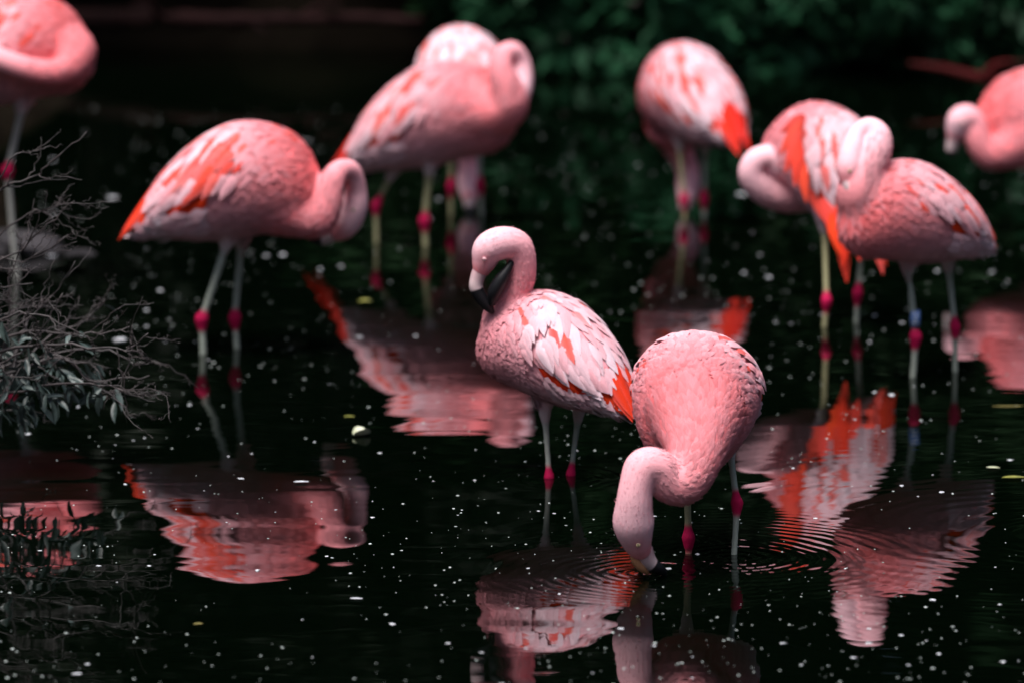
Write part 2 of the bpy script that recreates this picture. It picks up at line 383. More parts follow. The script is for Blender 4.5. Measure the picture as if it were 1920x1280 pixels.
def surf_n(x, f):
    e = 1e-3; a = surf(x + e, f) - surf(x - e, f); b = surf(x, f + e) - surf(x, f - e)
    n = np.cross(b, a); n /= np.linalg.norm(n) + 1e-12
    c = np.array((x, 0, prof(x)[0])); return n if n.dot(surf(x, f) - c) > 0 else -n
def march(x, f, ang, length, steps, side):
    """walk over the torso backwards (ang 0) or downwards (ang 90); past the rear it runs on straight"""
    pts, nor = [], []; ds = length / steps; free = None; xx, ff = x, f
    for k in range(steps + 1):
        if free is None:
            p = surf(xx, ff); nn = surf_n(xx, ff); pts.append(p); nor.append(nn)
            z, h, w = prof(xx); r = max(.03, math.hypot(h * math.sin(ff), w * math.cos(ff)))
            e = 1e-3; tx = np.linalg.norm(surf(xx - e, ff) - p) / e
            nx_ = xx - ds * math.cos(ang) / tx; nf = ff + side * ds * math.sin(ang) / r
            if nx_ < -.185 or abs(nf) > 2.6:
                d = pts[-1] - pts[-2] if len(pts) > 1 else surf(xx - .004, ff) - p; d = d / np.linalg.norm(d); free = d
            xx, ff = nx_, nf
        else:
            free = free + np.array((0, 0, -.03)); free /= np.linalg.norm(free)
            p = pts[-1] + free * ds; nn = nor[-1] - free * nor[-1].dot(free); pts.append(p); nor.append(nn / np.linalg.norm(nn))
    return np.array(pts), np.array(nor)
def blade(x, f, ang, L, W, side, off, lift, cbase, ctip, cedge=None, nu=7, nv=5, camber=1.0, tip=.6, twist=0.0, rnd=random):
    P, Nn = march(x, f, ang, L, nu - 1, side)
    T = np.gradient(P, axis=0); T /= np.linalg.norm(T, axis=1)[:, None]
    V, U, C = [], [], []
    for i in range(nu):
        u = i / (nu - 1); wd = W * min(1, (.35 + 2.2 * u)) * (1 - max(0, (u - tip) / (1 - tip)) ** 2.2 * .93)
        S = np.cross(Nn[i], T[i]); o = (off + .0025) * min(1, u * 3.2) - .0025 + lift * u ** 1.4
        for j in range(nv):
            v = -1 + 2 * j / (nv - 1)
            jag = (rnd.uniform(-.05, .05) * L if i == nu - 1 else rnd.uniform(-.012, .012) * L) * abs(v)
            q = P[i] + S * v * wd + Nn[i] * (o - camber * (v * wd) ** 2 / .13 - .12 * wd * abs(v) + twist * v * wd * u) + T[i] * (jag - abs(v) ** 1.6 * wd * .35 * (u > .5))
            V.append(q); U.append((u, v))
            c = cbase * (1 - u) + ctip * u
            if cedge is not None: c = c * (1 - .55 * abs(v) ** 2) + cedge * .55 * abs(v) ** 2
            C.append(c)
    F = [(i * nv + j, i * nv + j + 1, (i + 1) * nv + j + 1, (i + 1) * nv + j) for i in range(nu - 1) for j in range(nv - 1)]
    return np.array(V), F, np.array(C), np.array(U)
def lerp(a, b, t): return a * (1 - t) + b * t
def torso_colour(x, f, spec):
    a = abs(f); front = min(1, max(0, (x - .02) / .2)); low = min(1, max(0, (a - 1.5) / 1.0))
    c = lerp(lerp(PALE, PINK, spec['warm']), SALMON, front * (.5 + .45 * spec['warm']) * spec.get('chest', 1))
    return lerp(c, lerp(GREYW, PINK, front * .8 + .12), low * .75)

def build_flamingo(spec):
    rnd = random.Random(spec['seed']); lr = np.random.default_rng(spec['seed'])
    Y0 = on_water(960, spec['wl']).y; s = FPX / math.hypot(Y0, CAM_H)      # px per metre at this bird
    base = np.array((on_water(spec['tc'][0], spec['wl']).x, Y0, 0.0))
    root = tag(empty('flamingo', base), spec['label'], 'flamingo', None)
    tc = np.array(at(*spec['tc'], Y0 + spec.get('tdy', 0))) - base
    sc = spec.get('scale', (1, 1, 1))
    Rm = np.array(Matrix.Rotation(R(spec['yaw']), 3, 'Z') @ Matrix.Rotation(-R(spec['pitch']), 3, 'Y') @ Matrix.Rotation(R(spec.get('roll', 0)), 3, 'X'))
    def tw(V): return (np.asarray(V) * np.array(sc)) @ Rm.T + tc
    def W(p): return np.array(at(p[0], p[1], Y0 + p[2])) - base
    # ---- the one continuous body: torso, neck, head, thighs and legs
    g = Geo(); seg = 26; ang = np.linspace(0, 2 * np.pi, seg, endpoint=False)
    xs = np.concatenate([[.246], np.linspace(.238, -.228, 30), [-.237]]); V, C = [], []
    for x in xs:
        for a in ang:
            ff = (a + np.pi) % (2 * np.pi) - np.pi
            V.append(surf(x, ff)); C.append(torso_colour(x, ff, spec))
    F = [(i * seg + k, i * seg + (k + 1) % seg, (i + 1) * seg + (k + 1) % seg, (i + 1) * seg + k) for i in range(len(xs) - 1) for k in range(seg)]
    F += [tuple(range(seg))[::-1], tuple((len(xs) - 1) * seg + k for k in range(seg))]
    g.add(tw(V), F, np.array(C))
    nk = spec['neck']; Pn = np.array([W(p) for p in nk]); rn = np.array([p[3] / s for p in nk])
    D = catmull(np.hstack([Pn, rn[:, None]]), 7); V, F, ring = loft(D[:, :3], np.maximum(D[:, 3], .004), 18)
    q = np.linspace(0, 1, len(D)); cn = []
    for t in q:
        c = lerp(torso_colour(.2, .8, spec), lerp(PINK, HEADC, spec.get('neckpale', .5)), min(1, t / .45)); c = lerp(c, HEADC, max(0, (t - .45) / .35) if t < .8 else 1)
        if t > .86: c = lerp(c, PINK, min(1, (t - .86) / .1) * .75)
        cn.append(c)
    g.add(V, F, np.array(cn)[ring])
    for leg in spec['legs']:
        hip, knee, wat = [W(p) for p in leg['p']]
        low = wat + (wat - knee) * (.33 / max(.05, knee[2])) if knee[2] > .05 else wat + np.array((0, 0, -.33)); low[2] = -.33
        k = leg.get('k', 1.0); ax = hip - knee; L = np.linalg.norm(ax); ax /= L
        dn = (wat - knee) / (np.linalg.norm(wat - knee) + 1e-9) if np.linalg.norm(wat - knee) > .02 else np.array((0, 0, -1))
        kn = .021
        pts = [hip + ax * .09, hip + ax * .03, hip - ax * .012, hip - ax * .035, knee + ax * (kn + .02), knee + ax * kn, knee + ax * kn * .35, knee, knee + dn * kn * .9, knee + dn * (kn + .018)]
        rad = [.038, .026, .0135, .0086, .0074, .0092, .0138, .0140, .0098, .0070]
        cl = [GREYW, GREYW, lerp(GREYW, LEG, .5), LEG, LEG, KNEE, KNEE, KNEE, KNEE, LEG]
        if np.linalg.norm(wat - knee) > .07: pts += [wat]; rad += [.0070]; cl += [LEG]
        pts += [low]; rad += [.0068]; cl += [LEG]
        Dm = catmull(np.hstack([np.array(pts), (np.array(rad) * k)[:, None]]), 6); cc = np.repeat(np.array(cl), 6, axis=0)
        cc = np.array([np.array(cl)[min(len(cl) - 1, int(i / 6 + .5))] for i in range(len(Dm))])
        if leg.get('tint') is not None: cc = np.where(np.all(cc == LEG, axis=1)[:, None], leg['tint'], cc)
        V, F, ring = loft(Dm[:, :3], np.maximum(Dm[:, 3], .003), 12); g.add(V, F, cc[ring])
        if leg.get('band'):
            c = W(leg['band']); hgt = .019
            bv, bf = [], []
            for zz, rr in ((-hgt, .0125), (hgt, .0125), (hgt, .0095), (-hgt, .0095)):
                for kk in range(20): a = 2 * math.pi * kk / 20; bv.append(c + np.array((rr * math.cos(a), rr * math.sin(a), zz)) + ax * 0)
            for rI in range(4):
                for kk in range(20): bf.append((rI * 20 + kk, rI * 20 + (kk + 1) % 20, ((rI + 1) % 4) * 20 + (kk + 1) % 20, ((rI + 1) % 4) * 20 + kk))
            bcol = np.tile(np.array((.10, .21, .50)), (len(bv), 1))
            bd = mesh_obj('leg_band', bv, bf, M['band'], root, bcol); bd['label'] = 'blue-grey plastic leg band with pale marks'
            for zz in (-.011, -.003, .005, .013):      # pale marks stamped on the ring
                mv, mf = [], []
                for kk in range(5):
                    a = R(-125 + kk * 17); 
                    for dz in (0, .0035): mv.append(c + np.array((.0131 * math.cos(a), .0131 * math.sin(a), zz + dz)))
                for kk in range(4):
                    if (kk + int(zz * 1000)) % 3: mf.append((kk * 2, kk * 2 + 2, kk * 2 + 3, kk * 2 + 1))
                mesh_obj('mark', mv, mf, M['band'], bd, np.tile(np.array((.75, .78, .82)), (len(mv), 1)))
    tmp = mesh_obj('tmp', np.vstack(g.V), g.F, M['skin'])
    md = tmp.modifiers.new('r', 'REMESH'); md.mode = 'VOXEL'; md.voxel_size = spec.get('voxel', .0038); md.use_smooth_shade = True
    dg = bpy.context.evaluated_depsgraph_get(); me = bpy.data.meshes.new_from_object(tmp.evaluated_get(dg)); me.name = 'body'
    bpy.data.objects.remove(tmp)
    nv = len(me.vertices); co = np.empty(nv * 3, np.float32); me.vertices.foreach_get('co', co); co = co.reshape(-1, 3).astype(float)
    ed = np.empty(len(me.edges) * 2, np.int32); me.edges.foreach_get('vertices', ed); ed = ed.reshape(-1, 2)
    deg = np.bincount(ed.ravel(), minlength=nv)[:, None].astype(float)
    def avg(A):
        o = np.stack([np.bincount(ed[:, 0], A[ed[:, 1], k], nv) + np.bincount(ed[:, 1], A[ed[:, 0], k], nv) for k in range(A.shape[1])], 1); return o / np.maximum(deg, 1)
    allV, allC = np.vstack(g.V), np.vstack(g.C)
    kd = kdtree.KDTree(len(allV))
    for i, v in enumerate(allV): kd.insert(v, i)
    kd.balance(); cv = allC[[kd.find(c)[1] for c in co]]
    for it in range(9): co = co + .55 * (avg(co) - co); co = co - .57 * (avg(co) - co)
    dn_path = catmull(Pn, 7); rr_ = catmull(rn[:, None], 7)[:, 0]; kd2 = kdtree.KDTree(len(dn_path))
    for i, v in enumerate(dn_path): kd2.insert(v, i)
    kd2.balance(); near = [kd2.find(c) for c in co]; nj = np.array([q_[1] for q_ in near]); ndist = np.array([q_[2] for q_ in near]); tj = nj / (len(dn_path) - 1)
    msk = (np.clip((.42 - tj) / .15, 0, 1) * np.clip((rr_[nj] * 2.0 - ndist) / (rr_[nj] * .5), 0, 1))[:, None]
    for it in range(60): co = co + .6 * msk * (avg(co) - co); cv = cv + .6 * msk * (avg(cv) - cv)
    for it in range(5): cv = cv + .6 * (avg(cv) - cv)
    if spec.get('eye'):                                                    # bare pink skin round the eye
        ec_ = np.array(at(*spec['eye'], Y0 + nk[spec.get('headi', -2)][2])) - base; de = np.hypot(co[:, 0] - ec_[0], co[:, 2] - ec_[2])
        cv = lerp(cv, np.array((.74, .25, .29)), ((tj > .6) * .65 * np.exp(-(de / .02) ** 2))[:, None])
    me.vertices.foreach_set('co', co.astype(np.float32).ravel())
    a = me.color_attributes.new('Col', 'FLOAT_COLOR', 'POINT'); c4 = np.ones((nv, 4), np.float32); c4[:, :3] = cv; a.data.foreach_set('color', c4.ravel())
    me.polygons.foreach_set('use_smooth', np.ones(len(me.polygons), dtype=bool)); me.update()
    me.materials.clear(); me.materials.append(M['skin'])
    body = bpy.data.objects.new('body', me); COL.objects.link(body); body.parent = root
    # ---- bill
    bl = spec['bill']; Pb = np.array([W(p) for p in bl]); rb_ = np.array([p[3] / s for p in bl])
    D = catmull(np.hstack([Pb, rb_[:, None]]), 6); V, F, ring = loft(D[:, :3], np.maximum(D[:, 3], .001), 12)
    t = np.linspace(0, 1, len(D)); bt = spec.get('black_from', .45)
    cb = np.array([lerp(np.array((.60, .34, .37)), np.array((.62, .46, .47)), min(1, x / .3)) if x < bt else BLACK for x in t])
    g2 = Geo(); g2.add(V, F, cb[ring]); bill = g2.obj('bill', M['bill'], root)
    if spec.get('jaw'):
        Pj = np.array([W(p) for p in spec['jaw']]); rj = np.array([p[3] / s for p in spec['jaw']])
        D = catmull(np.hstack([Pj, rj[:, None]]), 6); V, F, ring = loft(D[:, :3], np.maximum(D[:, 3], .001), 10)
        g3 = Geo(); g3.add(V, F, spec.get('jawcol', BLACK)); g3.obj('lower_mandible', M['bill'], bill)
    # ---- eyes
    hp = Pn[spec.get('headi', -2)]; hr = rn[spec.get('headi', -2)]; ep = spec.get('eye')
    for sgn in (-1, 1):
        c = (np.array(at(ep[0], ep[1], Y0 + nk[spec.get('headi', -2)][2])) - base if ep else hp) + np.array((0, sgn * hr * spec.get('eyeout', .93), 0))
        bm = bmesh.new(); bmesh.ops.create_uvsphere(bm, u_segments=10, v_segments=8, radius=.0052)
        ev = np.array([v.co for v in bm.verts]); efc = [tuple(v.index for v in f.verts) for f in bm.faces]; bm.free()
        dist = np.hypot(ev[:, 0], ev[:, 2]); ec = np.where((dist < .0022)[:, None], BLACK, np.where((dist < .0038)[:, None], np.array((.75, .62, .35)), np.array((.35, .12, .14))))
        if spec.get('closed'): ec = np.where((np.abs(ev[:, 2] + .25 * ev[:, 0]) < .0009)[:, None], np.array((.10, .04, .05)), np.array((.62, .34, .37)))
        mesh_obj('eye', ev * np.array((1, .6, 1)) + c, efc, M['bill'] if spec.get('closed') else M['eye'], root, ec)
    # ---- feathers that can be told apart, each its own piece
    warm, org, fs = spec['warm'], spec['orange'], spec.get('fs', 1.0); det = spec.get('detail', 1.0)
    def feather(name, *a, **k):
        V, F, C, U = blade(*a, rnd=rnd, **k); return mesh_obj(name, tw(V), F, M['feather'], root, C, U)
    wht = spec.get('white', .0)
    def pale(): return lerp(lerp(PALE, WHITE, min(1, rnd.uniform(wht, .85 + wht))), PINK, rnd.uniform(0, .55) * warm)
    def orange(): return lerp(ORANGE, RED, rnd.uniform(0, .6))
    for k in range(11):                                                    # tail fan
        f = (k - 5) / 5; c = lerp(orange(), RED, spec.get('tailred', .2) * rnd.uniform(.4, 1))
        feather('tail_feather', -.15, f * .72, R(4 + 6 * abs(f)), (spec.get('tail', .115) + .085) * rnd.uniform(.88, 1.03), .019, 1 if f >= 0 else -1, .002 + .002 * (k % 2), -.004, c, lerp(c, RED, .2), lerp(c, PALE, .25), tip=.55)
    for side in (-1, 1):
        for k in range(7):                                                 # red secondaries showing under the folded wing
            x = -.01 - .15 * k / 6; c = orange()
            feather('flight_feather', x, side * (1.60 - .06 * k), R(26 - 2 * k), .115, .016, side, .0055, .002, c, c, lerp(c, RED, .5))
        rows = [(-.155, 4, .052, .020, 20, 'T'), (-.12, 5, .066, .021, 26, 'T'), (-.085, 6, .074, .021, 32, 'T'), (-.04, 7, .074, .020, 40, 'M'),
                (-.005, 8, .066, .018, 46, 'M'), (.03, 8, .056, .016, 50, 'M'), (.055, 9, .046, .0145, 52, 'L'), (.08, 10, .038, .0125, 52, 'L'), (.104, 10, .034, .0115, 50, 'L'), (.128, 9, .03, .0105, 46, 'L'), (.15, 8, .026, .010, 42, 'L')]
        for ri, (x0, n, L, Wd, dg_, kind) in enumerate(rows):
            for k in range(n):
                f = (.30 + (1.42 - .30) * (k + .5 * (ri % 2)) / n) + rnd.uniform(-.05, .05); x = x0 + rnd.uniform(-.014, .014) + .02 * (f - .9)
                fld = math.exp(-((x + .015) / .085) ** 2) * math.exp(-((f - .85) / .5) ** 2) if kind != 'T' else .4 * math.exp(-((f - .9) / .45) ** 2)
                hit = rnd.random() < org * fld * 1.2; m = rnd.uniform(.8, 1) if hit else rnd.uniform(0, .18) * min(1, org * 2)
                frontw = min(1, max(0, (x - .03) / .12)); pc = lerp(pale(), lerp(torso_colour(x, f, spec), PALE, .35), frontw)
                pc = lerp(pc, WHITE, .38 * fld * min(1, org * 1.3)); oc = orange(); cb = lerp(lerp(pc, PINK, .25), oc, m); ct = lerp(pc, oc, m * .88)
                ledge = min(1, max(0, (f - .55) / .6)) * min(1, max(0, (.10 - x) / .10)); loose = .0035 * ledge * rnd.random() if kind != 'L' else 0
                feather('feather', x, side * f, R(dg_ + rnd.uniform(-7, 7)), L * fs * rnd.uniform(1.15, 1.5), Wd * fs * rnd.uniform(.72, .98), side, ((.0030 + .0005 * ri) if kind != 'L' else (.0024 + .00022 * (ri - 6))) + .006 * ledge * (1 if kind != 'L' else .4) + rnd.uniform(0, .0014 if kind != 'L' else .0004), (loose + (.0014 + rnd.uniform(0, .0026)) if kind != 'L' else (.0003 + rnd.uniform(0, .0007))) * spec.get('lift', 1), cb, ct, lerp(ct, pc, .35), twist=rnd.uniform(-.10, .10) * (1 if kind != 'L' else .2), tip=.45)
    for ri, (x0, n, L, Wd) in enumerate(((-.15, 3, .062, .020), (-.11, 4, .07, .021), (-.07, 5, .066, .020), (-.03, 6, .06, .018), (.01, 6, .054, .017), (.04, 7, .046, .0155), (.07, 7, .042, .014), (.098, 7, .036, .013), (.125, 7, .031, .012), (.15, 7, .028, .011), (.172, 6, .025, .0105))):
        for k in range(n):                                                 # back
            f = -.36 + .72 * (k + .5) / n + rnd.uniform(-.05, .05); x = x0 + rnd.uniform(-.012, .012)
            m = rnd.uniform(.5, .95) if rnd.random() < spec.get('backorange', .2) else rnd.uniform(0, .15)
            pc = lerp(pale(), lerp(torso_colour(x, f, spec), PALE, .4), min(1, max(0, (x - .02) / .14))); oc = orange(); cb = lerp(lerp(pc, PINK, .3), oc, m); ct = lerp(pc, oc, m * .6)
            feather('feather', x, f, R(8 + rnd.uniform(-8, 8)), L * fs * rnd.uniform(1.15, 1.45), Wd * fs * rnd.uniform(.75, 1.0), 1 if f > 0 else -1, ((.0036 + .0005 * ri) if x < .0 else (.0034 + .0002 * (ri - 4))) + rnd.uniform(0, .0010 if x < .03 else .0003), ((.0009 + rnd.uniform(0, .0013)) if x < .03 else .0004) * spec.get('lift', 1), cb, ct, lerp(ct, pc, .5), twist=rnd.uniform(-.1, .1) * (1 if x < .03 else .2), tip=.45)
    for p0, p1, wp in spec.get('plumes', ()):                              # loose drooping wing tips
        a, b_ = W(p0), W(p1); T_ = b_ - a; Ln = np.linalg.norm(T_); T_ /= Ln; S_ = np.cross(T_, (0, -1, 0)); S_ /= np.linalg.norm(S_); Nn_ = np.cross(S_, T_); Nn_ *= -np.sign(Nn_[1]); c = lerp(orange(), PALE, rnd.uniform(0, .18)); V, U = [], []
        for i in range(8):
            u = i / 7; wd = wp / s * min(1, .45 + 2 * u) * (1 - max(0, (u - .4) / .6) ** 1.8 * .9)
            for jv in range(5):
                v = -1 + jv / 2; V.append(a + T_ * (u * Ln - abs(v) * wd * .3 * (u > .5)) + S_ * v * wd + Nn_ * (.006 * math.sin(u * 3) - .25 * abs(v) * wd)); U.append((u, v))
        mesh_obj('flight_feather', np.array(V), [(i * 5 + jv, i * 5 + jv + 1, i * 5 + jv + 6, i * 5 + jv + 5) for i in range(7) for jv in range(4)], M['feather'], root, np.tile(c, (40, 1)), np.array(U))
    # ---- soft small plumage of breast, flanks, belly and undertail: one mass
    g4 = Geo(); n = int(1900 * det)
    for k in range(n):
        x = rnd.uniform(-.2, .225); f = rnd.uniform(-math.pi, math.pi)
        if abs(f) < 1.35 and x < .13 and rnd.random() < .93: continue
        L = rnd.uniform(.020, .034) * (1.25 if x < -.02 else .85); c = torso_colour(x, f, spec) * rnd.uniform(.94, 1.06)
        if x < -.1 and abs(f) > 1.7: c = lerp(GREYW, WHITE, rnd.random())
        V, F, C, U = blade(x, f, R(rnd.uniform(5, 40) if abs(f) < 1.9 else rnd.uniform(-10, 10)), L * 1.25, L * .30, 1 if f > 0 else -1, .0008 + rnd.uniform(0, .0015), .0010 + rnd.uniform(0, .0014), c * .98, lerp(c, WHITE, .10), nu=4, nv=3, rnd=rnd)
        g4.add(tw(V), F, np.clip(C, 0, .9), U)
    for k in range(int(300 * det)):                                        # undertail fluff
        x = rnd.uniform(-.2, -.02); f = rnd.choice((-1, 1)) * (rnd.uniform(1.6, 2.9) if x < -.11 else rnd.uniform(1.85, 2.4)); L = rnd.uniform(.03, .06); c = lerp(lerp(GREYW, PALE, .4 * spec['warm'] + .2), WHITE, rnd.random() * (.4 if x > -.11 else 1))
        V, F, C, U = blade(x, f, R(rnd.uniform(-5, 14)), L, L * .26, 1 if f > 0 else -1, .003, .004 + rnd.uniform(0, .012), c, c, nu=4, nv=3, rnd=rnd); g4.add(tw(V), F, C, U)
    no_ = np.empty(nv * 3, np.float32); me.vertices.foreach_get('normal', no_); no_ = no_.reshape(-1, 3).astype(float)
    Tn = np.gradient(dn_path, axis=0); Tn /= np.linalg.norm(Tn, axis=1)[:, None]
    cand = np.nonzero((tj < .5) & (ndist < rr_[nj] * 1.5 + .01) & ((co - tc) @ Rm[:, 0] > .03))[0]
    if len(cand):
        for i in rng.choice(cand, int(1100 * det)):
            j = nj[i]; fade = 1 - tj[i] / .5; nn = no_[i]; d = -Tn[j] + .35 * (Rm @ np.array((-1, 0, 0))) * fade + lr.normal(size=3) * .18; d = d - nn * d.dot(nn); d /= np.linalg.norm(d) + 1e-9
            sv = np.cross(nn, d); L = (.010 + .024 * fade) * rnd.uniform(.75, 1.25); wd = L * .21; c = np.clip(lerp(cv[i], PALE, rnd.uniform(0, .5) * fade) * rnd.uniform(.90, 1.07), 0, .9); V, U, C = [], [], []
            for a_, (u, ww) in enumerate(((0, .5), (.4, 1), (.75, .85), (1, .25))):
                for v in (-1, 0, 1): V.append(co[i] + d * L * (u - .3) + sv * v * wd * ww + nn * (.0003 + .0026 * u * fade + .0010 * u - .18 * abs(v) * wd)); U.append((u, v)); C.append(lerp(c, lerp(c, WHITE, .07), u))
            g4.add(np.array(V), [(i_ * 3 + j_, i_ * 3 + j_ + 1, i_ * 3 + j_ + 4, i_ * 3 + j_ + 3) for i_ in range(3) for j_ in range(2)], np.array(C), np.array(U))
    tag(g4.obj('small_plumage', M['feather'], root), kind='stuff')
    # ---- down on neck and head
    nd = spec.get('down', 2500); tri = rng.integers(0, nv, nd); no_ = np.empty(nv * 3, np.float32); me.vertices.foreach_get('normal', no_); no_ = no_.reshape(-1, 3)
    Vd, Fd, Cd = [], [], []; Tn = np.gradient(dn_path, axis=0); Tn /= np.linalg.norm(Tn, axis=1)[:, None]
    for i in tri:
        j, dist = nj[i], ndist[i]
        if dist > rr_[j] * 1.35 + .004: continue
        nn = no_[i]; d = nn * rnd.uniform(.05, .3) - Tn[j] * 1.0 + lr.normal(size=3) * .25; d /= np.linalg.norm(d); sdv = np.cross(nn, d); ll = rnd.uniform(.004, .0085); b0 = len(Vd)
        Vd += [co[i] - sdv * .0009, co[i] + sdv * .0009, co[i] + d * ll]; Fd.append((b0, b0 + 1, b0 + 2)); Cd += [cv[i] * 1.02] * 3
    if Vd: tag(mesh_obj('down', np.array(Vd), Fd, M['skin'], root, np.clip(np.array(Cd), 0, .92)), kind='stuff')
    return root

